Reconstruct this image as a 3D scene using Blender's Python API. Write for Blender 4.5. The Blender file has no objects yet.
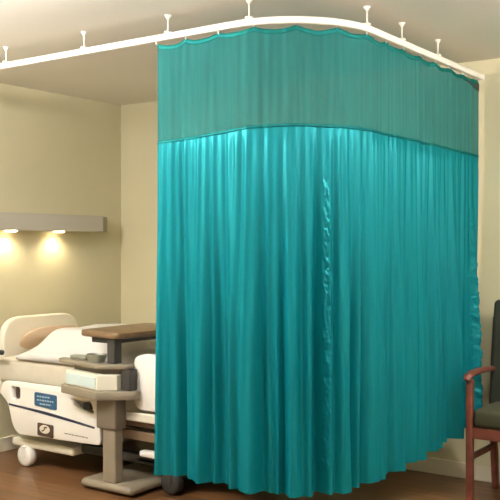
import bpy, bmesh, math, random
from mathutils import Vector, Matrix, noise
random.seed(7)
scene = bpy.context.scene
COL = scene.collection
PI = math.pi

# ------------------------------------------------------------------ helpers
def obj(name, bm, mat=None, parent=None, smooth=False, loc=None):
    me = bpy.data.meshes.new(name)
    bmesh.ops.recalc_face_normals(bm, faces=bm.faces)
    bm.to_mesh(me); bm.free()
    if smooth:
        for p in me.polygons: p.use_smooth = True
    o = bpy.data.objects.new(name, me)
    if mat: me.materials.append(mat)
    COL.objects.link(o)
    if parent is not None:
        o.parent = parent
        # all geometry is written in world coordinates; keep it there
        o.matrix_parent_inverse = Matrix.Translation(parent.location).inverted()
    return o

def auto_smooth(o, ang=40):
    for p in o.data.polygons: p.use_smooth = True
    o.data.set_sharp_from_angle(angle=math.radians(ang))
    return o

def thing(name, label, cat, loc, group=None):
    o = bpy.data.objects.new(name, None); COL.objects.link(o)
    o.location = loc; o.empty_display_size = .05
    o['label'] = label; o['category'] = cat
    if group: o['group'] = group
    return o

def tag(o, label, cat, group=None):
    o['label'] = label; o['category'] = cat
    if group: o['group'] = group
    return o

def struct(name, bm, mat):
    o = obj(name, bm, mat); o['kind'] = 'structure'; return o

def box(bm, lo, hi, bev=0.0, seg=3, edges=None):
    lo, hi = Vector(lo), Vector(hi)
    c = (lo + hi) / 2; s = hi - lo
    r = bmesh.ops.create_cube(bm, size=1.0, matrix=Matrix.Translation(c) @ Matrix.Diagonal((s.x, s.y, s.z, 1)))
    if bev > 0:
        es = set()
        for v in r['verts']:
            for e in v.link_edges:
                if edges:
                    d = (e.verts[0].co - e.verts[1].co)
                    ax = 'xyz'[max(range(3), key=lambda i: abs(d[i]))]
                    if ax not in edges: continue
                es.add(e)
        bmesh.ops.bevel(bm, geom=list(es), offset=bev, segments=seg, profile=.5, affect='EDGES')
    return bm

def rbox(lo, hi, bev=.01, seg=3, edges=None):
    return box(bmesh.new(), lo, hi, bev, seg, edges)

def tube(bm, pts, rad, n=12, closed=False, sx=1.0, sy=1.0):
    """sweep a (possibly elliptical) section along a polyline; z-up frame"""
    pts = [Vector(p) for p in pts]
    rings = []
    N = len(pts)
    for i, p in enumerate(pts):
        if closed: t = pts[(i + 1) % N] - pts[i - 1]
        else: t = pts[min(i + 1, N - 1)] - pts[max(i - 1, 0)]
        t.normalize()
        up = Vector((0, 0, 1)) if abs(t.z) < .95 else Vector((0, 1, 0))
        a = t.cross(up).normalized(); b = a.cross(t).normalized()
        r = rad[i] if isinstance(rad, (list, tuple)) else rad
        rings.append([bm.verts.new(p + a * math.cos(2*PI*k/n) * r * sx + b * math.sin(2*PI*k/n) * r * sy) for k in range(n)])
    for i in range(N if closed else N - 1):
        A, B = rings[i], rings[(i + 1) % N]
        for k in range(n):
            bm.faces.new((A[k], A[(k+1) % n], B[(k+1) % n], B[k]))
    if not closed:
        bm.faces.new(rings[0][::-1]); bm.faces.new(rings[-1])
    return bm

def rect_sweep(bm, pts, nrm, hw, hh):
    """sweep a w x h rectangle along a horizontal path with given side normals"""
    rings = []
    for p, n in zip(pts, nrm):
        p, n = Vector(p), Vector(n); z = Vector((0, 0, 1))
        c = .004
        sec = [(-hw+c, -hh), (hw-c, -hh), (hw, -hh+c), (hw, hh-c), (hw-c, hh), (-hw+c, hh), (-hw, hh-c), (-hw, -hh+c)]
        rings.append([bm.verts.new(p + n*a + z*b) for a, b in sec])
    for A, B in zip(rings, rings[1:]):
        for k in range(8):
            bm.faces.new((A[k], A[(k+1) % 8], B[(k+1) % 8], B[k]))
    bm.faces.new(rings[0][::-1]); bm.faces.new(rings[-1])
    return bm

def cyl(bm, p0, p1, r0, r1=None, n=24):
    r1 = r0 if r1 is None else r1
    return tube(bm, [p0, p1], [r0, r1], n)

def lathe(bm, prof, origin, axis='z', n=32):
    o = Vector(origin); rings = []
    for r, h in prof:
        ring = []
        for k in range(n):
            a = 2*PI*k/n
            u, w = r*math.cos(a), r*math.sin(a)
            v = {'z': (u, w, h), 'y': (u, h, w), 'x': (h, u, w)}[axis]
            ring.append(bm.verts.new(o + Vector(v)))
        rings.append(ring)
    for A, B in zip(rings, rings[1:]):
        for k in range(n):
            bm.faces.new((A[k], A[(k+1) % n], B[(k+1) % n], B[k]))
    bm.faces.new(rings[0][::-1]); bm.faces.new(rings[-1])
    return bm

def prism_xz(outer, holes, y0, y1, bev=.006):
    """flat panel in the XZ plane with holes, extruded from y0 to y1"""
    bm = bmesh.new(); es = []
    for loop in [outer] + list(holes):
        vs = [bm.verts.new((x, y0, z)) for x, z in loop]
        for i in range(len(vs)): es.append(bm.edges.new((vs[i], vs[(i+1) % len(vs)])))
    bmesh.ops.triangle_fill(bm, use_beauty=True, use_dissolve=False, edges=es)
    fs = list(bm.faces)
    r = bmesh.ops.extrude_face_region(bm, geom=fs)
    bmesh.ops.translate(bm, vec=(0, y1 - y0, 0), verts=[g for g in r['geom'] if isinstance(g, bmesh.types.BMVert)])
    bmesh.ops.recalc_face_normals(bm, faces=bm.faces)
    if bev:
        e2 = [e for e in bm.edges if len(e.link_faces) == 2 and e.calc_face_angle(0) > 1.2]
        bmesh.ops.bevel(bm, geom=e2, offset=bev, segments=2, profile=.5, affect='EDGES')
    return bm

def rounded(poly, r, n=5):
    """round the corners of a 2-D polygon"""
    out = []; N = len(poly)
    for i in range(N):
        p = Vector(poly[i]); a = Vector(poly[i-1]) - p; b = Vector(poly[(i+1) % N]) - p
        rr = r[i] if isinstance(r, (list, tuple)) else r
        rr = min(rr, a.length*.45, b.length*.45)
        s = p + a.normalized()*rr; e = p + b.normalized()*rr
        for k in range(n+1):
            t = k/n
            out.append(tuple((1-t)**2*s + 2*t*(1-t)*p + t*t*e))
    return out

# ------------------------------------------------------------------ materials
def mat(name, rgb, rough=.5, metal=0.0, spec=.5, emit=None, estr=0, var=0.0, scale=20, bump=0.0, bscale=200, sheen=0.0):
    m = bpy.data.materials.new(name); m.use_nodes = True
    nt = m.node_tree; b = nt.nodes['Principled BSDF']
    b.inputs['Base Color'].default_value = (*rgb, 1)
    b.inputs['Roughness'].default_value = rough
    b.inputs['Metallic'].default_value = metal
    b.inputs['Specular IOR Level'].default_value = spec
    if sheen: b.inputs['Sheen Weight'].default_value = sheen
    if emit:
        b.inputs['Emission Color'].default_value = (*emit, 1); b.inputs['Emission Strength'].default_value = estr
    tc = nt.nodes.new('ShaderNodeTexCoord')
    if var:
        n = nt.nodes.new('ShaderNodeTexNoise'); n.inputs['Scale'].default_value = scale; n.inputs['Detail'].default_value = 4
        nt.links.new(tc.outputs['Object'], n.inputs['Vector'])
        r = nt.nodes.new('ShaderNodeValToRGB')
        r.color_ramp.elements[0].position = .3; r.color_ramp.elements[1].position = .7
        r.color_ramp.elements[0].color = (*[c*(1-var) for c in rgb], 1)
        r.color_ramp.elements[1].color = (*[min(1, c*(1+var)) for c in rgb], 1)
        nt.links.new(n.outputs['Fac'], r.inputs['Fac']); nt.links.new(r.outputs['Color'], b.inputs['Base Color'])
    if bump:
        n = nt.nodes.new('ShaderNodeTexNoise'); n.inputs['Scale'].default_value = bscale
        nt.links.new(tc.outputs['Object'], n.inputs['Vector'])
        bp = nt.nodes.new('ShaderNodeBump'); bp.inputs['Strength'].default_value = bump; bp.inputs['Distance'].default_value = .002
        nt.links.new(n.outputs['Fac'], bp.inputs['Height']); nt.links.new(bp.outputs['Normal'], b.inputs['Normal'])
    return m

M = {}
M['wall'] = mat('wall_paint', (.64, .58, .375), .75, var=.03, scale=2, bump=.08, bscale=260)
M['ceil'] = mat('ceiling_paint', (.80, .765, .675), .9, var=.02, scale=1.5, bump=.05, bscale=180)
M['base'] = mat('baseboard_paint', (.72, .66, .50), .45, var=.03, scale=6)
M['track'] = mat('white_enamel', (.86, .82, .72), .35, var=.02, scale=9)
M['cream'] = mat('cream_plastic', (.80, .75, .60), .4, var=.03, scale=5)
M['rail'] = mat('pale_plastic', (.92, .89, .81), .35, var=.02, scale=5)
M['white'] = mat('white_plastic', (.86, .83, .76), .4, var=.02, scale=8)
M['linen'] = mat('white_linen', (.66, .635, .60), .85, var=.02, scale=12, bump=.15, bscale=120)
M['sheet'] = mat('cream_sheet', (.58, .53, .42), .85, var=.04, scale=14, bump=.15, bscale=120)
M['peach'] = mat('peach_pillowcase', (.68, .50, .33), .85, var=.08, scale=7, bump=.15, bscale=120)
M['taupe'] = mat('taupe_laminate', (.25, .21, .15), .35, var=.06, scale=9)
M['taupe_d'] = mat('dark_taupe_steel', (.15, .12, .085), .4, var=.06, scale=9)
M['woodtop'] = mat('table_wood', (.19, .115, .055), .35, var=.2, scale=12)
M['paleblue'] = mat('pale_blue_front', (.60, .72, .70), .4, var=.02, scale=9)
M['greygreen'] = mat('grey_green_metal', (.34, .35, .28), .35, metal=.4, var=.15, scale=14)
M['dark'] = mat('dark_steel', (.035, .032, .028), .5, var=.15, scale=9)
M['black'] = mat('black_rubber', (.012, .012, .012), .55, var=.1, scale=20)
M['navy'] = mat('navy_stripe', (.012, .018, .05), .4, var=.05, scale=20)
M['lcd'] = mat('blue_panel', (.03, .10, .20), .25, var=.15, scale=60)
M['lcdtxt'] = mat('panel_print', (.30, .45, .55), .4, var=.02, scale=30)
M['badge'] = mat('brown_badge', (.055, .03, .02), .35, var=.05, scale=20)
M['badgeoval'] = mat('badge_oval', (.80, .74, .60), .35, var=.03, scale=20)
M['steelband'] = mat('brown_steel', (.20, .13, .075), .45, var=.1, scale=10)
M['fixture'] = mat('grey_fixture', (.52, .48, .40), .45, var=.02, scale=4)
M['fixture_d'] = mat('fixture_endcap', (.36, .32, .22), .5, var=.02, scale=4)
M['chairwood'] = mat('reddish_wood', (.17, .048, .03), .32, var=.25, scale=16)
M['chairfab'] = mat('dark_green_fabric', (.024, .026, .014), .8, var=.15, scale=50, bump=.3, bscale=300)
M['seatfab'] = mat('olive_fabric', (.055, .053, .024), .8, var=.12, scale=50, bump=.3, bscale=300)
M['lens'] = mat('lamp_lens', (1, .85, .6), .5, emit=(1, .80, .50), estr=14)
UP = 40; DN = 3; GL = 140; LC = (1, .99, 1.0)  # strengths and tint of the added out-of-view fill lamps
M['globe'] = mat('fill_opal_globe', (.9, .88, .82), .3, emit=LC, estr=GL)
M['fill_globe_c'] = mat('fill_opal_globe_c', (.9, .88, .82), .3, emit=LC, estr=GL*1.7)  # same globe size, stronger glow for the added right-hand fill
M['fill_globe_b'] = mat('fill_opal_globe_b', (.9, .88, .82), .3, emit=LC, estr=GL*3.4)  # strongest glow, for the added fill globe at the bay
M['opal'] = mat('fill_opal_glass', (.9, .88, .82), .3, emit=LC, estr=DN)  # faint glow under the added pendants

def fabric(name, rgb, rough, transp=0.0, transl=.15, weave=900, bump=.1, spec=.35):
    m = bpy.data.materials.new(name); m.use_nodes = True; nt = m.node_tree
    b = nt.nodes['Principled BSDF']; out = nt.nodes['Material Output']
    b.inputs['Base Color'].default_value = (*rgb, 1); b.inputs['Roughness'].default_value = rough
    b.inputs['Specular IOR Level'].default_value = 0
    b.inputs['Sheen Weight'].default_value = 0; b.inputs['Sheen Tint'].default_value = (.4, .9, .9, 1)
    tc = nt.nodes.new('ShaderNodeTexCoord'); n = nt.nodes.new('ShaderNodeTexNoise')
    mp = nt.nodes.new('ShaderNodeMapping'); mp.inputs['Scale'].default_value = (60, 60, 3)
    nt.links.new(tc.outputs['Object'], mp.inputs['Vector']); nt.links.new(mp.outputs['Vector'], n.inputs['Vector'])
    n.inputs['Scale'].default_value = 1; n.inputs['Detail'].default_value = 3
    r = nt.nodes.new('ShaderNodeValToRGB')
    r.color_ramp.elements[0].position = .3; r.color_ramp.elements[1].position = .7
    r.color_ramp.elements[0].color = (*[c*.88 for c in rgb], 1); r.color_ramp.elements[1].color = (*[min(1, c*1.1) for c in rgb], 1)
    nt.links.new(n.outputs['Fac'], r.inputs['Fac']); nt.links.new(r.outputs['Color'], b.inputs['Base Color'])
    tl = nt.nodes.new('ShaderNodeBsdfTranslucent'); tl.inputs['Color'].default_value = (*rgb, 1)
    mx = nt.nodes.new('ShaderNodeMixShader'); mx.inputs['Fac'].default_value = transl
    nt.links.new(b.outputs['BSDF'], mx.inputs[1]); nt.links.new(tl.outputs['BSDF'], mx.inputs[2])
    last = mx
    if spec > .3:                                    # satin lustre, tinted like the thread
        gl = nt.nodes.new('ShaderNodeBsdfGlossy'); gl.inputs['Roughness'].default_value = rough
        gl.inputs['Color'].default_value = (.12, .80, .85, 1)
        m3 = nt.nodes.new('ShaderNodeMixShader'); m3.inputs['Fac'].default_value = .11
        nt.links.new(mx.outputs[0], m3.inputs[1]); nt.links.new(gl.outputs[0], m3.inputs[2]); last = mx = m3
    if transp:
        tr = nt.nodes.new('ShaderNodeBsdfTransparent')
        m2 = nt.nodes.new('ShaderNodeMixShader'); m2.inputs['Fac'].default_value = transp
        nt.links.new(mx.outputs[0], m2.inputs[1]); nt.links.new(tr.outputs[0], m2.inputs[2]); last = m2
    nt.links.new(last.outputs[0], out.inputs['Surface'])
    return m
M['teal'] = fabric('teal_satin', (.002, .160, .198), .36, spec=.4, transl=.12)
M['tealband'] = fabric('teal_seam', (.001, .09, .09), .5)
M['mesh'] = fabric('green_netting', (.022, .172, .165), .7, transp=.08, transl=.15, spec=.2)
M['meshtop'] = fabric('green_heading', (.004, .10, .072), .6)
M['tagm'] = mat('dark_label', (.01, .03, .03), .6, var=.05, scale=30)

def floor_mat():
    m = bpy.data.materials.new('wood_planks'); m.use_nodes = True; nt = m.node_tree; b = nt.nodes['Principled BSDF']
    tc = nt.nodes.new('ShaderNodeTexCoord')
    br = nt.nodes.new('ShaderNodeTexBrick')
    br.inputs['Color1'].default_value = (.20, .098, .04, 1); br.inputs['Color2'].default_value = (.13, .06, .025, 1)
    br.inputs['Mortar'].default_value = (.06, .028, .012, 1)
    br.inputs['Scale'].default_value = 1; br.inputs['Mortar Size'].default_value = .002
    br.inputs['Brick Width'].default_value = 1.1; br.inputs['Row Height'].default_value = .125
    nt.links.new(tc.outputs['Object'], br.inputs['Vector'])
    mp = nt.nodes.new('ShaderNodeMapping'); mp.inputs['Scale'].default_value = (1.5, 22, 1)
    n = nt.nodes.new('ShaderNodeTexNoise'); n.inputs['Scale'].default_value = 1; n.inputs['Detail'].default_value = 6
    nt.links.new(tc.outputs['Object'], mp.inputs['Vector']); nt.links.new(mp.outputs['Vector'], n.inputs['Vector'])
    mx = nt.nodes.new('ShaderNodeMix'); mx.data_type = 'RGBA'; mx.blend_type = 'MULTIPLY'; mx.inputs[0].default_value = .6
    r = nt.nodes.new('ShaderNodeValToRGB'); r.color_ramp.elements[0].position = .3; r.color_ramp.elements[1].position = .7
    r.color_ramp.elements[0].color = (.5, .45, .4, 1); r.color_ramp.elements[1].color = (1.3, 1.25, 1.2, 1)
    nt.links.new(n.outputs['Fac'], r.inputs['Fac'])
    nt.links.new(br.outputs['Color'], mx.inputs[6]); nt.links.new(r.outputs['Color'], mx.inputs[7])
    nt.links.new(mx.outputs[2], b.inputs['Base Color'])
    b.inputs['Roughness'].default_value = .34
    return m
M['floor'] = floor_mat()

# ------------------------------------------------------------------ the room
HC = 2.475; RX = 7.5; RY = -7.5
def slab(lo, hi): return rbox(lo, hi, 0)
struct('floor', slab((-.1, RY-.1, -.1), (RX+.1, .1, 0)), M['floor'])
struct('ceiling', slab((-.1, RY-.1, HC), (RX+.1, .1, HC+.1)), M['ceil'])
struct('wall_left', slab((-.1, RY, 0), (0, .1, HC)), M['wall'])
struct('wall_back', slab((0, 0, 0), (RX, .1, HC)), M['wall'])
struct('wall_right', slab((RX, RY, 0), (RX+.1, .1, HC)), M['wall'])
struct('wall_front', slab((0, RY-.1, 0), (RX, RY, HC)), M['wall'])
bbm = rbox((0, -.016, 0), (RX, 0, .095), .005, 2)
struct('baseboard_back', bbm, M['base'])
struct('baseboard_left', rbox((0, RY, 0), (.016, -.016, .095), .005, 2), M['base'])

# ------------------------------------------------------------------ ceiling track and curtain
YT, XT, ZT, RAD = -1.846, 2.9025, 2.373, .45
CX, CYc = XT - RAD, YT + RAD
X0 = 1.980                      # left edge of the curtain
L1 = CX - X0; L2 = RAD*PI/2; L3 = -CYc
LT = L1 + L2 + L3
def path(s):
    """point and outward normal on the track line at arc length s from the curtain's left edge"""
    if s <= L1: return Vector((X0+s, YT, 0)), Vector((0, -1, 0))
    if s <= L1 + L2:
        a = -PI/2 + (s - L1)/RAD
        n = Vector((math.cos(a), math.sin(a), 0)); return Vector((CX, CYc, 0)) + n*RAD, n
    return Vector((XT, CYc + (s-L1-L2), 0)), Vector((1, 0, 0))

trk = thing('curtain_track', 'white ceiling-hung curtain rail curving around the bed bay', 'curtain track', (XT-RAD*.3, YT+RAD*.3, ZT))
ss = [-X0 + .002 + (X0)*i/12 for i in range(12)] + [LT*i/140 for i in range(141)]
ss[-1] = LT - .002
pp = [path(s) for s in ss]
auto_smooth(obj('rail', rect_sweep(bmesh.new(), [p + Vector((0, 0, ZT)) for p, n in pp], [n for p, n in pp], .016, .0155), M['track'], trk), 50)
bm = bmesh.new(); box(bm, (XT-.019, -.012, ZT-.019), (XT+.019, -.0005, ZT+.019), .004)
obj('wall_bracket', bm, M['track'], trk)
bm = bmesh.new(); box(bm, (.0005, YT-.028, ZT-.028), (.014, YT+.028, ZT+.03), .004)
obj('wall_bracket', bm, M['track'], trk)
rods = [(0.893, YT), (1.498, YT), (2.060, YT), (2.531, YT), (XT, -1.439), (XT, -1.074), (XT, -0.638)]
for x, y in rods:
    bm = bmesh.new(); cyl(bm, (x, y, ZT+.0155), (x, y, HC-.006), .0032, n=10)
    r = obj('suspension_rod', bm, M['track'], trk, True)
    bm = bmesh.new(); lathe(bm, [(.005, -.020), (.008, -.016), (.014, -.006), (.017, -.0005)], (x, y, HC), n=20)
    obj('ceiling_flange', bm, M['track'], r, True)
    bm = bmesh.new(); box(bm, (x-.014, y-.014, ZT+.0155), (x+.014, y+.014, ZT+.026), .003)
    obj('clamp', bm, M['track'], r)

# curtain sheet: displacement across and height profile
ZTOP = ZT - .024; ZM = 1.897
def zbot(s):
    b = .297
    if L1 < s: b -= .012*math.sin(PI*min(1, (s-L1)/L2))
    t = max(0, (s - L1 - L2 - .35)/(L3 - .35)); return b + .075*t**1.3
def sm(a, b, x):
    t = min(1, max(0, (x-a)/(b-a))); return t*t*(3-2*t)
def fn(x, y=0.0, z=0.0): return noise.noise(Vector((x, y, z)))
def disp(s, z):
    h = (ZTOP - z)/(ZTOP - .3)                        # 0 top .. 1 bottom
    w = s + .05*fn(s*2.3, 3.1) + .02*h*fn(s*3.1, h*1.2, 9)
    a_s = .0018 if z > ZM else .0018 + .0045*sm(ZM, ZM-.08, z) - .0045*sm(1.6, .7, z)
    a_m = .0025 + .023*sm(ZM+.05, .75, z)
    a_l = .004 + .030*sm(1.95, .4, z)
    mod = .25 + 1.6*abs(fn(s*4.1, 7.7 + h*.5))
    d = a_s*math.sin(2*PI*w/.043 + 2*fn(s*4, 1.7))*(.4+1.1*abs(fn(s*9, 2.2)))
    q = math.sin(2*PI*w/.088 + 1.4*fn(s*3, 5.5 + h*.5))
    d += a_m*mod*(q*.75 + .25*math.copysign(abs(q)**.5, q))
    d += a_l*math.sin(2*PI*w/.235 + 1.6*fn(s*1.3, 8.8 + h*.6) + .6)
    d += .010*h*fn(s*14, h*2.5, 4.4)
    a_f = .012*sm(1.8, .7, z)
    w2 = s + .03*fn(s*3.7, 6.1)
    d += a_f*(.35 + 1.3*abs(fn(s*6.5, 4.7)))*math.sin(2*PI*w2/.056 + 1.2*fn(s*5, h*.8))
    end = min(1, s/.05)*min(1, (LT-s)/.03)
    d *= .2 + .8*end
    if s < .03: d -= .018*(1 - s/.03)**1.5           # the edge turns back
    return d
def cpoint(s, z, off=0.0):
    p, n = path(s)
    t = Vector((-n.y, n.x, 0))
    h = (ZTOP - z)/(ZTOP-.3)
    q = p + n*(disp(s, z) + off)
    q += t*(.006*h*fn(s*20, h*3, 2.5))
    # height is kept, only the folds move the cloth
    q.z = z; return q
def sheet(s0, s1, ns, zs, off=0.0):
    """zs: function (s, t in 0..1) -> z, rows list of t"""
    f, rows = zs; bm = bmesh.new(); g = []
    for t in rows:
        g.append([bm.verts.new(cpoint(s0+(s1-s0)*i/ns, f(s0+(s1-s0)*i/ns, t), off)) for i in range(ns+1)])
    for A, B in zip(g, g[1:]):
        for i in range(ns): bm.faces.new((A[i], A[i+1], B[i+1], B[i]))
    return bm
HS = .19                                            # hook spacing
def ztop(s):
    u = (s / HS) % 1.0; k = math.sin(PI*u)
    return ZTOP + .004 - (.017 + .010*fn(s*3, 1.1))*k**.8
def zseam(s): return ZM - .022 + .037*sm(0, L1 + .25, s) - .006*sm(LT - 1, LT, s) + .003*fn(s*6, 3.3)
lin = lambda n: [i/n for i in range(n+1)]
cur = thing('privacy_curtain', 'tall teal hospital privacy curtain with green netting top, drawn around the bed', 'curtain', (XT-.25, YT+.2, .29))
NS = 760
S1 = LT - .035
def solid(o, t, rim=True):
    md = o.modifiers.new('thick', 'SOLIDIFY'); md.thickness = t; md.offset = 0; md.use_rim = rim
o = obj('netting', sheet(0, S1, NS, (lambda s, t: ztop(s) - .02 + (zseam(s) - ztop(s) + .02)*t, lin(20))), M['mesh'], cur, True)
o = obj('heading_tape', sheet(0, S1, NS, (lambda s, t: ztop(s) - .022*t, lin(3))), M['meshtop'], cur, True); solid(o, .002)
o = obj('fabric_panel', sheet(0, S1, NS, (lambda s, t: zseam(s) + (zbot(s) + .03 - zseam(s))*t, lin(90))), M['teal'], cur, True); solid(o, .0012, False)
o = obj('seam_band', sheet(0, S1, NS, (lambda s, t: zseam(s) + .007 - .014*t, lin(2)), .0012), M['tealband'], cur, True); solid(o, .0015)
o = obj('hem', sheet(0, S1, NS, (lambda s, t: zbot(s) + .030*(1-t), lin(4)), 0), M['teal'], cur, True); solid(o, .0012, False)
# ruched panel edges
def ruche(s0, w, za, zb, seed):
    bm = bmesh.new(); g = []; NZ = 260; NW = 12; am = .55 if w > .05 else .6
    for j in range(NZ+1):
        z = za + (zb-za)*j/NZ; row = []
        fade = min(1, j/25, (NZ-j)/10)
        for i in range(NW+1):
            u = i/NW*2 - 1
            s = s0 + u*w*(.8 + .35*fn(z*19, seed)) + .006*fn(z*7, seed+5)
            c = max(0, 1 - u*u)
            b = .0025 + am*fade*c*(.010 + .018*fn(z*30 + u*2.0, seed+2, u*1.5) + .014*fn(z*66, seed+9, u*3))
            row.append(bm.verts.new(cpoint(s, z, max(.0008, b))))
        g.append(row)
    for A, B in zip(g, g[1:]):
        for i in range(NW): bm.faces.new((A[i], A[i+1], B[i+1], B[i]))
    return bm
SR1 = L1 + L2*.60
for s0, w, za, zb, sd in ((SR1, .022, 1.72, .36, 1.5), (LT-.17, .055, 1.60, .42, 6.5)):
    o = obj('ruched_edge', ruche(s0, w, za, zb, sd), M['teal'], cur, True)
for k in range(int(LT/HS)+1):
    s = min(k*HS, LT-.045) if k else .006
    p, n = path(s); q = cpoint(s, ZTOP)
    bm = bmesh.new()
    tube(bm, [(p.x, p.y, ZT-.0158), (p.x, p.y, ZT-.024), (q.x, q.y, ZTOP-.004)], .0028, 8)
    obj('hook', bm, M['track'], cur, True)
bm = bmesh.new()
vs = [bm.verts.new(cpoint(s, z, .007)) for s, z in ((LT-.26, ZTOP-.024), (LT-.045, ZTOP-.024), (LT-.045, ZTOP-.066), (LT-.16, ZTOP-.052))]
bm.faces.new(vs)
o = obj('care_label', bm, M['tagm'], cur); solid(o, .0015); o['label'] = 'small dark label at the top corner'

# ------------------------------------------------------------------ overbed wall light
lt = thing('wall_light', 'long grey wall light glowing warm over the hospital bed', 'wall lamp', (0, -.85, 1.49))
LY0, LY1 = -1.50, -.30
bm = rbox((.001, LY0, 1.487), (.11, LY1, 1.605), .006, 2)
obj('housing', bm, M['fixture'], lt)
obj('end_cap', rbox((.001, LY1, 1.487), (.085, LY1+.07, 1.603), .01, 3), M['fixture_d'], lt)
for y in (-.705, -1.13):
    bm = bmesh.new(); lathe(bm, [(.034, -.010), (.04, -.006), (.042, -.0005)], (.07, y, 1.487), n=24)
    obj('lamp_lens', bm, M['lens'], lt)
    ld = bpy.data.lights.new('reading_lamp', 'SPOT'); ld.energy = 4.6; ld.color = (1, .84, .58)
    ld.spot_size = math.radians(150); ld.spot_blend = .8; ld.shadow_soft_size = .03
    lo = bpy.data.objects.new('reading_lamp', ld); COL.objects.link(lo); lo.location = (.085, y, 1.462)
    lo.rotation_euler = (0, math.radians(10), 0)
    lo.parent = lt; lo.matrix_parent_inverse = Matrix.Translation(lt.location).inverted()

# ------------------------------------------------------------------ hospital bed
BY0, BY1 = -1.35, -.33      # near and far side
bed = thing('hospital_bed', 'cream adjustable hospital bed with lowered side rail and white casters', 'bed', (1.2, -.84, 0))
# chassis
bm = bmesh.new()
box(bm, (.30, BY0+.03, .115), (.86, BY1-.03, .168), .02, 3)
obj('base_cover', bm, M['cream'], bed)
bm = bmesh.new()
box(bm, (.86, BY0+.10, .13), (1.70, BY0+.16, .18), .006); box(bm, (.86, BY1-.16, .13), (1.70, BY1-.10, .18), .006)
box(bm, (1.30, BY0+.10, .135), (1.70, BY1-.10, .17), .01)
obj('base_frame', bm, M['dark'], bed)
bm = bmesh.new()
for x in (.75, 1.75):
    for y in (BY0+.25, BY1-.25):
        tube(bm, [(x, y, .16), (x+.22, y, .36)], .022, 10)
box(bm, (.35, BY0+.2, .30), (2.05, BY1-.2, .36), .008)
obj('lift_frame', bm, M['dark'], bed)
bm = bmesh.new(); box(bm, (.20, BY0+.05, .40), (2.15, BY1-.05, .50), .012)
obj('deck', bm, M['cream'], bed)
bm = bmesh.new(); box(bm, (1.13, BY0+.015, .285), (2.12, BY0+.06, .335), .006)
obj('side_bar', bm, M['steelband'], bed)
bm = bmesh.new(); box(bm, (1.13, BY0+.005, .365), (2.12, BY0+.05, .395), .006)
obj('side_bar', bm, M['steelband'], bed)
for x, y in ((.44, BY0+.04), (.44, BY1-.04), (1.60, BY0+.08), (1.60, BY1-.04)):
    bm = bmesh.new(); lathe(bm, [(.045, -.03), (.064, -.022), (.066, 0), (.064, .022), (.045, .03)], (x, y, .066), 'y', 28)
    c = obj('caster', bm, M['white'] if x < 1 else M['dark'], bed, True)
    bm = bmesh.new(); box(bm, (x-.018, y-.036, .06), (x+.018, y-.030, .125), .002); box(bm, (x-.018, y+.030, .06), (x+.018, y+.036, .125), .002)
    box(bm, (x-.018, y-.036, .118), (x+.018, y+.036, .128), .002)
    obj('fork', bm, M['white'] if x < 1 else M['dark'], c)
# mattress
bm = rbox((.16, BY0+.03, .50), (2.16, BY1-.03, .665), .04, 4)
auto_smooth(obj('mattress', bm, M['sheet'], bed))
# headboard: rounded panel with raised rim
def hb_outline(y0, y1, z0, z1, r):
    return rounded([(y0, z0), (y1, z0), (y1, z1), (y0, z1)], [.03, .03, r, r], 8)
def prism_yz(outer, x0, x1, bev):
    bm = prism_xz([(a, b) for a, b in outer], [], 0, 1, 0)
    for v in bm.verts: v.co = Vector((x0 + (x1-x0)*v.co.y, v.co.x, v.co.z))
    bmesh.ops.recalc_face_normals(bm, faces=bm.faces)
    e2 = [e for e in bm.edges if e.calc_face_angle(0) > 1.2]
    bmesh.ops.bevel(bm, geom=e2, offset=bev, segments=3, profile=.5, affect='EDGES'); return bm
auto_smooth(obj('headboard', prism_yz(hb_outline(BY0+.12, BY1-.22, .40, .91, .16), .06, .115, .015), M['cream'], bed))
auto_smooth(obj('footboard', prism_yz(hb_outline(BY0+.06, BY1-.06, .40, .80, .12), 2.17, 2.215, .012), M['cream'], bed))
bm = bmesh.new(); tube(bm, [(.085, BY0+.06, .70), (.085, BY0+.0, .70), (.13, BY0-.045, .71), (.31, BY0-.045, .712)], .016, 12)
obj('push_handle', bm, M['black'], bed, True)
# near head-end side rail (lowered)
out = rounded([(.30, .532), (.42, .536), (1.125, .536), (1.15, .42), (1.155, .232), (.44, .212), (.39, .26), (.345, .40), (.27, .45)],
              [.03, .02, .04, .05, .03, .04, .05, .06, .03])
holes = [rounded([(.375, .505), (.46, .505), (.46, .435), (.40, .42)], .018)]
holes.append(rounded([(.90, .478), (1.075, .478), (1.105, .405), (.985, .425)], .025))
rail = auto_smooth(obj('side_rail', prism_xz(out, holes, BY0-.035, BY0-.002, .008), M['rail'], bed))
f = BY0 - .035
bm = prism_xz(rounded([(.600, .492), (.795, .486), (.795, .398), (.600, .408)], .014), [], f-.006, f+.002, .002)
pn = obj('control_panel', bm, M['lcd'], rail); pn['label'] = 'dark blue control panel'
bm = bmesh.new()
for j, (a, b) in enumerate(((.625, .74), (.625, .77), (.65, .75))):
    z = .468 - j*.022
    x = a
    while x < b:
        w = random.uniform(.012, .026); box(bm, (x, f-.0075, z-.004), (min(b, x+w), f-.0055, z+.004)); x += w + .007
obj('panel_print', bm, M['lcdtxt'], pn)
n = 24
top = [(.36 + .75*i/n, .392 - .062*(i/n) - .004*math.sin(PI*i/n) + .010*math.sin(PI*i/n)) for i in range(n+1)]
bm = prism_xz([(x, z+.009*(1-.4*abs(2*i/n-1))) for i, (x, z) in enumerate(top)] + [(x, z-.009*(1-.4*abs(2*i/n-1))) for i, (x, z) in reversed(list(enumerate(top)))], [], f-.003, f+.001, 0)
st = obj('stripe', bm, M['navy'], rail); st['label'] = 'navy stripe sloping along the rail'
bm = prism_xz(rounded([(.628, .308), (.765, .304), (.765, .226), (.628, .232)], .01), [], f-.007, f+.002, .002)
bd = obj('badge', bm, M['badge'], rail); bd['label'] = 'dark brown badge with a cream oval'
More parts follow.
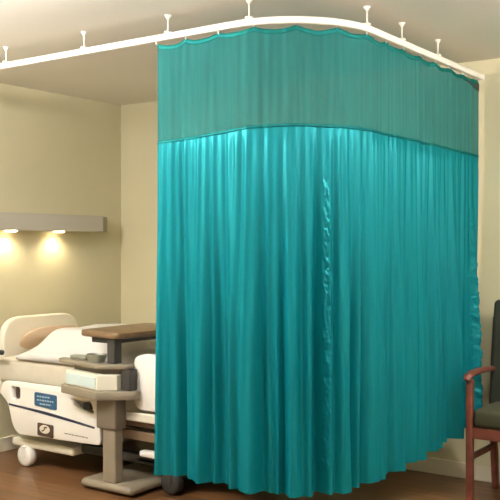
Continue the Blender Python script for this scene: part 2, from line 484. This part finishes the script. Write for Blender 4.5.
bm = bmesh.new(); lathe(bm, [(.044, -.003), (.045, .0)], (0, 0, 0), 'y', 32)
for v in bm.verts: v.co = Vector((v.co.x + .695, v.co.y + f - .0065, v.co.z*.58 + .274))
ov = obj('badge_oval', bm, M['badgeoval'], bd)
bm = bmesh.new()
tube(bm, [(.674, f-.0105, .262), (.690, f-.0105, .268), (.700, f-.0105, .277), (.692, f-.0105, .284), (.700, f-.0105, .288), (.718, f-.0105, .286)], .0042, 8)
obj('badge_mark', bm, M['badge'], ov, True)
bm = bmesh.new(); x = .86
while x < 1.04:
    w = random.uniform(.012, .03); box(bm, (x, f-.0015, .2665-(x-.86)*.02), (x+w, f+.001, .2715-(x-.86)*.02)); x += w+.006
obj('fine_print', bm, M['taupe'], rail)
bm = rbox((.385, BY0-.004, .425), (.455, BY0+.03, .50), .006); obj('cutout_backing', bm, M['badge'], rail)  # dark brown block behind the rail's handle cutout
# rail arms to the deck
bm = bmesh.new()
for x in (.55, .98):
    obj('rail_arm', rbox((x, BY0-.004, .42), (x+.06, BY0+.07, .46), .006), M['dark'], bed)
obj('foot_pedal', rbox((1.42, BY0+.0, .20), (1.56, BY0+.05, .235), .012), M['white'], bed)
# near foot-end rail (raised)
out = rounded([(1.42, .765), (1.50, .785), (2.0, .785), (2.05, .70), (2.05, .47), (1.44, .47), (1.40, .55)], [.03, .03, .05, .05, .04, .04, .04])
holes = [rounded([(1.56, .73), (1.92, .73), (1.95, .64), (1.54, .64)], .03)]
auto_smooth(obj('side_rail', prism_xz(out, [], BY0-.035, BY0-.002, .008), M['rail'], bed))
obj('lower_panel', rbox((1.33, BY0-.03, .40), (2.05, BY0-.002, .452), .01), M['cream'], bed)
# far side rails
for xa, xb in ((.30, 1.12), (1.40, 2.05)):
    out = rounded([(xa, .60), (xb, .60), (xb, .28), (xa+.06, .28)], .05)
    auto_smooth(obj('side_rail', prism_xz(out, [rounded([(xa+.15, .56), (xb-.15, .56), (xb-.15, .50), (xa+.15, .50)], .02)], BY1+.002, BY1+.035, .008), M['rail'], bed))

# pillow leaning on the headboard, and heaped white blanket
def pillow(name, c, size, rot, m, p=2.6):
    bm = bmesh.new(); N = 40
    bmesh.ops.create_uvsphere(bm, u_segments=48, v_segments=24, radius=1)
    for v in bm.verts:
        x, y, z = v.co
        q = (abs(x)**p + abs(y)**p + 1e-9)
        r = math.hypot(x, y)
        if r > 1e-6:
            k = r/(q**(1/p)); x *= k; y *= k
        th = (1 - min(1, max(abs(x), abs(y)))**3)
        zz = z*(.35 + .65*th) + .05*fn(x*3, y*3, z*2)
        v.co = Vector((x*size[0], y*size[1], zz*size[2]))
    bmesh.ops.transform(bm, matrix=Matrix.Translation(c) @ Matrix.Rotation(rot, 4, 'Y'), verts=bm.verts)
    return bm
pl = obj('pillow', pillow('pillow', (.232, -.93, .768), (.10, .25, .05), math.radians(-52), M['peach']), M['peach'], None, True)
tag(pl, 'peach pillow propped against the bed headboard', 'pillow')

def blanket_h(x, y):
    u = (x - .34)
    h = .07 + .115*sm(0, .20, u) - .115*sm(.50, .95, u)
    e = min((y - (BY0+.02)), (BY1-.02) - y)
    h *= (.25 + .75*sm(0, .22, e))
    h += .010*fn(x*6, y*6, 1.2) + .005*fn(x*15, y*13, 4) 
    return max(.006, h)
bm = bmesh.new(); nx, ny = 90, 60; g = []
bx0, bx1, by0, by1 = .35, 2.14, BY0+.022, BY1-.022
for i in range(nx+1):
    row = []
    for j in range(ny+1):
        x = bx0 + (bx1-bx0)*i/nx; y = by0 + (by1-by0)*j/ny
        row.append(bm.verts.new((x + .012*fn(y*5, 2.2), y, .668 + blanket_h(x, y))))
    g.append(row)
for i in range(nx):
    for j in range(ny): bm.faces.new((g[i][j], g[i+1][j], g[i+1][j+1], g[i][j+1]))
bot = [[bm.verts.new((v.co.x, v.co.y, .667)) for v in row] for row in g]
for i in range(nx):
    for j in range(ny): bm.faces.new((bot[i][j], bot[i][j+1], bot[i+1][j+1], bot[i+1][j]))
loop = [(i, 0) for i in range(nx)] + [(nx, j) for j in range(ny)] + [(i, ny) for i in range(nx, 0, -1)] + [(0, j) for j in range(ny, 0, -1)]
for (a, b), (c, d) in zip(loop, loop[1:] + loop[:1]): bm.faces.new((g[a][b], bot[a][b], bot[c][d], g[c][d]))
bl = obj('blanket', bm, M['linen'], None, True)
tag(bl, 'white blanket heaped over the hospital bed mattress', 'blanket')

# ------------------------------------------------------------------ overbed table
tb = thing('overbed_table', 'taupe overbed table with drawer and raised wooden top beside the bed', 'table', (1.29, -1.40, 0))
auto_smooth(obj('base', rbox((1.09, -1.49, .012), (1.49, -.80, .062), .03, 4), M['taupe'], tb))
for x, y in ((1.13, -1.44), (1.45, -1.44), (1.13, -.85), (1.45, -.85)):
    bm = bmesh.new(); lathe(bm, [(.014, -.009), (.018, 0), (.014, .009)], (x, y, .018), 'y', 16)
    obj('caster', bm, M['black'], tb, True)

def poly_slab(outer, z0, z1, bev=.006):
    bm = prism_xz(outer, [], 0, 1, 0)
    for v in bm.verts: v.co = Vector((v.co.x, v.co.z, z0 + (z1-z0)*v.co.y))
    bmesh.ops.recalc_face_normals(bm, faces=bm.faces)
    e2 = [e for e in bm.edges if e.calc_face_angle(0) > 1.2]
    bmesh.ops.bevel(bm, geom=e2, offset=bev, segments=2, profile=.5, affect='EDGES'); return bm
YB = -1.392
obj('column', rbox((1.255, -1.47, .06), (1.355, -1.405, .40), .01), M['taupe'], tb)
obj('column_sleeve', rbox((1.22, -1.485, .36), (1.37, -1.395, .532), .01), M['taupe_d'], tb)
auto_smooth(obj('tray', poly_slab(rounded([(.93, YB), (.93, -1.49), (1.295, -1.565), (1.475, -1.43), (1.475, YB)], [.01, .03, .02, .02, .01]), .532, .582, .008), M['taupe'], tb))
dr = obj('drawer', poly_slab([(.965, YB), (.965, -1.475), (1.29, -1.545), (1.375, -1.475), (1.375, YB)], .583, .668, .004), M['cream'], tb)
# front panel set on the drawer's facing side
a, b = Vector((.965, -1.475, 0)), Vector((1.29, -1.545, 0)); d = (b-a).normalized(); n_ = Vector((d.y, -d.x, 0))
bm = bmesh.new(); box(bm, (-.5, -.5, -.5), (.5, .5, .5))
L = (b-a).length
bmesh.ops.transform(bm, matrix=Matrix.Translation((a+b)/2 + n_*.003 + Vector((0, 0, .623))) @ Matrix.Rotation(math.atan2(d.y, d.x), 4, 'Z') @ Matrix.Diagonal((L*.90, .006, .060, 1)), verts=bm.verts)
dp = obj('drawer_front', bm, M['paleblue'], dr); dp['label'] = 'pale blue drawer front'
obj('gap_shadow', rbox((1.38, -1.455, .583), (1.45, YB, .70), .006), M['dark'], tb)  # dark block put in as the shadowed gap beside the drawer
auto_smooth(obj('shelf', poly_slab(rounded([(.87, YB), (.87, -1.45), (1.28, -1.54), (1.43, -1.45), (1.43, YB)], [.01, .03, .03, .02, .01]), .700, .726, .006), M['taupe'], tb))
obj('shelf_spacer', poly_slab([(1.0, YB), (1.0, -1.44), (1.28, -1.49), (1.36, -1.44), (1.36, YB)], .668, .700, .003), M['taupe_d'], tb)
bm = bmesh.new(); box(bm, (1.29, -1.47, .726), (1.35, -1.41, .865), .006)
box(bm, (1.15, -1.45, .835), (1.34, -1.10, .865), .006)
obj('top_support', bm, M['dark'], tb)
auto_smooth(obj('tabletop', poly_slab(rounded([(1.05, -.88), (1.05, -1.46), (1.39, -1.50), (1.49, -.88)], [.05, .06, .06, .05]), .866, .902, .010), M['woodtop'], tb))

# things on the shelf
def on_shelf(name, lo, hi, m, label, cat, bev=.01):
    o = auto_smooth(obj(name, rbox(lo, hi, bev, 3), m)); tag(o, label, cat); return o
bm = bmesh.new(); lathe(bm, [(.045, .0005), (.056, .03), (.060, .045), (.056, .046), (.042, .006)], (1.20, -1.46, .726), n=28)
tag(auto_smooth(obj('basin', bm, M['greygreen'])), 'small grey-green metal basin on the overbed table shelf', 'basin')
on_shelf('box', (.97, -1.45, .7265), (1.10, -1.396, .752), M['greygreen'], 'low grey-green box at the left end of the table shelf', 'box')

# ------------------------------------------------------------------ armchair by the back wall
CXL, CXR = 3.025, 3.60
YF, YR = -.50, -.105
ch = thing('armchair', 'wooden armchair with reddish frame and dark green upholstery beside the teal curtain', 'chair', ((CXL+CXR)/2, (YF+YR)/2, 0))
def leg_tube(pts, w, dpt):
    bm = bmesh.new(); tube(bm, pts, 1.0, 4, sx=1, sy=1) if False else None
    rings = []
    for (x, y, z) in pts:
        rings.append([bm.verts.new((x+a*w, y+b*dpt, z)) for a, b in ((-1, -1), (1, -1), (1, 1), (-1, 1))])
    for A, B in zip(rings, rings[1:]):
        for k in range(4): bm.faces.new((A[k], A[(k+1) % 4], B[(k+1) % 4], B[k]))
    bm.faces.new(rings[0][::-1]); bm.faces.new(rings[-1])
    bmesh.ops.recalc_face_normals(bm, faces=bm.faces)
    e2 = [e for e in bm.edges if len(e.link_faces) == 2 and e.calc_face_angle(0) > 1.0]
    bmesh.ops.bevel(bm, geom=e2, offset=min(w, dpt)*.35, segments=2, profile=.5, affect='EDGES')
    return bm
for x in (CXL, CXR):
    auto_smooth(obj('leg', leg_tube([(x, YF, 0), (x, YF, .35), (x, YF, .672)], .018, .02), M['chairwood'], ch))
    auto_smooth(obj('leg', leg_tube([(x, YR, 0), (x, YR-.035, .30), (x, YR-.045, .45), (x, YR-.015, .75), (x, YR+.02, .98)], .018, .022), M['chairwood'], ch))
    # armrest: rises slightly at the front and rolls over
    bm = bmesh.new()
    tube(bm, [(x, YF-.045, .668), (x, YF-.035, .686), (x, YF+.02, .697), (x, YF+.12, .700), (x, YR-.12, .694), (x, YR-.02, .686)],
         [.016, .021, .024, .024, .022, .02], 14, sx=1.15, sy=.72)
    auto_smooth(obj('armrest', bm, M['chairwood'], ch))
    bm = bmesh.new(); box(bm, (x-.012, YF+.015, .235), (x+.012, YR-.045, .265), .005); obj('stretcher', bm, M['chairwood'], ch)
    bm = bmesh.new(); box(bm, (x-.012, YF+.015, .36), (x+.012, YR-.055, .42), .005); obj('seat_rail', bm, M['chairwood'], ch)
bm = bmesh.new(); box(bm, (CXL+.015, YF-.012, .355), (CXR-.015, YF+.012, .415), .005); obj('seat_rail', bm, M['chairwood'], ch)
bm = bmesh.new(); box(bm, (CXL+.015, YR-.06, .355), (CXR-.015, YR-.04, .415), .005); obj('seat_rail', bm, M['chairwood'], ch)
sb = rbox((CXL+.02, YF-.02, .415), (CXR-.02, YR-.075, .515), .03, 4)
auto_smooth(obj('seat', sb, M['seatfab'], ch))
bm = bmesh.new(); box(bm, (CXL-.012, -.03, 0), (CXR+.012, .03, .60), .026, 4)
sh = math.tan(math.radians(9))
for v in bm.verts:
    z = v.co.z; v.co.y += YR - .075 + z*sh + .012*math.sin(PI*z/.6); v.co.z += .475
auto_smooth(obj('backrest', bm, M['chairfab'], ch))

# ------------------------------------------------------------------ added fill lamps out of view, for curtain, ceiling and bay
FILL_PENDANTS = [((3.25, -3.60), 'added fill pendant lamp, out of view in front of the curtain'),
        ((5.30, -1.80), 'added fill pendant lamp, out of view to the right of the curtain'),
        ((.95, -3.55), 'added fill pendant lamp, out of view to the left of the bed bay'),
        ((5.60, -5.90), 'added fill pendant lamp, out of view at the far end of the ward')]
for (x, y), lb in FILL_PENDANTS:  # pendants added out of view to brighten ceiling, bay and right side
    t = thing('fill_pendant_lamp', lb, 'ceiling lamp', (x, y, HC), 'added fill pendants out of view')
    for dx in (-.45, .45):
        bm = bmesh.new(); cyl(bm, (x+dx, y, HC-.0005), (x+dx, y, HC-.36), .004, n=8); obj('suspension_rod', bm, M['track'], t)
    bm = bmesh.new(); box(bm, (x-.62, y-.13, HC-.40), (x+.62, y+.13, HC-.37), .01); obj('tray', bm, M['track'], t)
    bm = bmesh.new(); box(bm, (x-.58, y-.10, HC-.416), (x+.58, y+.10, HC-.4005), .006); obj('diffuser', bm, M['opal'], t)
    ld = bpy.data.lights.new('fill_uplight', 'AREA'); ld.shape = 'RECTANGLE'; ld.size = 1.15; ld.size_y = .2
    ld.energy = UP * (1.1 if x < 2 else 1.7 if x > 5.2 else 1); ld.color = LC
    lo = bpy.data.objects.new('fill_uplight', ld); COL.objects.link(lo); lo.location = (x, y, HC-.365)
    lo.rotation_euler = (PI, 0, 0); lo.parent = t; lo.matrix_parent_inverse = Matrix.Translation(t.location).inverted()

FILL_GLOBES = [((2.10, -2.98), 'globe', 'added fill globe lamp, out of view in front of the curtain face'),
          ((3.95, -2.30), 'globe', 'added fill globe lamp, out of view in front of the curtain corner'),
          ((4.55, -1.00), 'fill_globe_c', 'added fill globe lamp, out of view to the right of the curtain'),
          ((.95, -3.20), 'fill_globe_b', 'added fill globe lamp, out of view beside the bed bay')]
for (x, y), k, lb in FILL_GLOBES:  # globes added just out of view to grade the curtain and fill the bay
    t = thing('fill_globe_lamp', lb, 'ceiling lamp', (x, y, HC), 'added fill globes out of view')
    bm = bmesh.new(); lathe(bm, [(.02, -.032), (.022, -.03), (.055, -.02), (.06, -.0005)], (x, y, HC), n=24); obj('canopy', bm, M['track'], t)
    bm = bmesh.new(); bmesh.ops.create_uvsphere(bm, u_segments=32, v_segments=16, radius=.085, matrix=Matrix.Translation((x, y, HC-.112)))
    obj('globe', bm, M[k], t, True)

# ------------------------------------------------------------------ world, camera, colour
w = bpy.data.worlds.new('World'); scene.world = w; w.use_nodes = True
w.node_tree.nodes['Background'].inputs['Color'].default_value = (.9, .85, .75, 1)
w.node_tree.nodes['Background'].inputs['Strength'].default_value = .3
cam = bpy.data.cameras.new('camera'); co = bpy.data.objects.new('camera', cam); COL.objects.link(co)
co.location = (4.8085, -5.0571, 1.38); co.rotation_euler = (PI/2, 0, .61581)
cam.sensor_width = 36; cam.lens = 36*888.04/500; cam.shift_y = -3.64/500
cam.clip_start = .05
scene.camera = co
vs_ = scene.view_settings
vs_.view_transform = 'Standard'; vs_.look = 'None'; vs_.gamma = 1; vs_.use_curve_mapping = False
vs_.exposure = 0.0
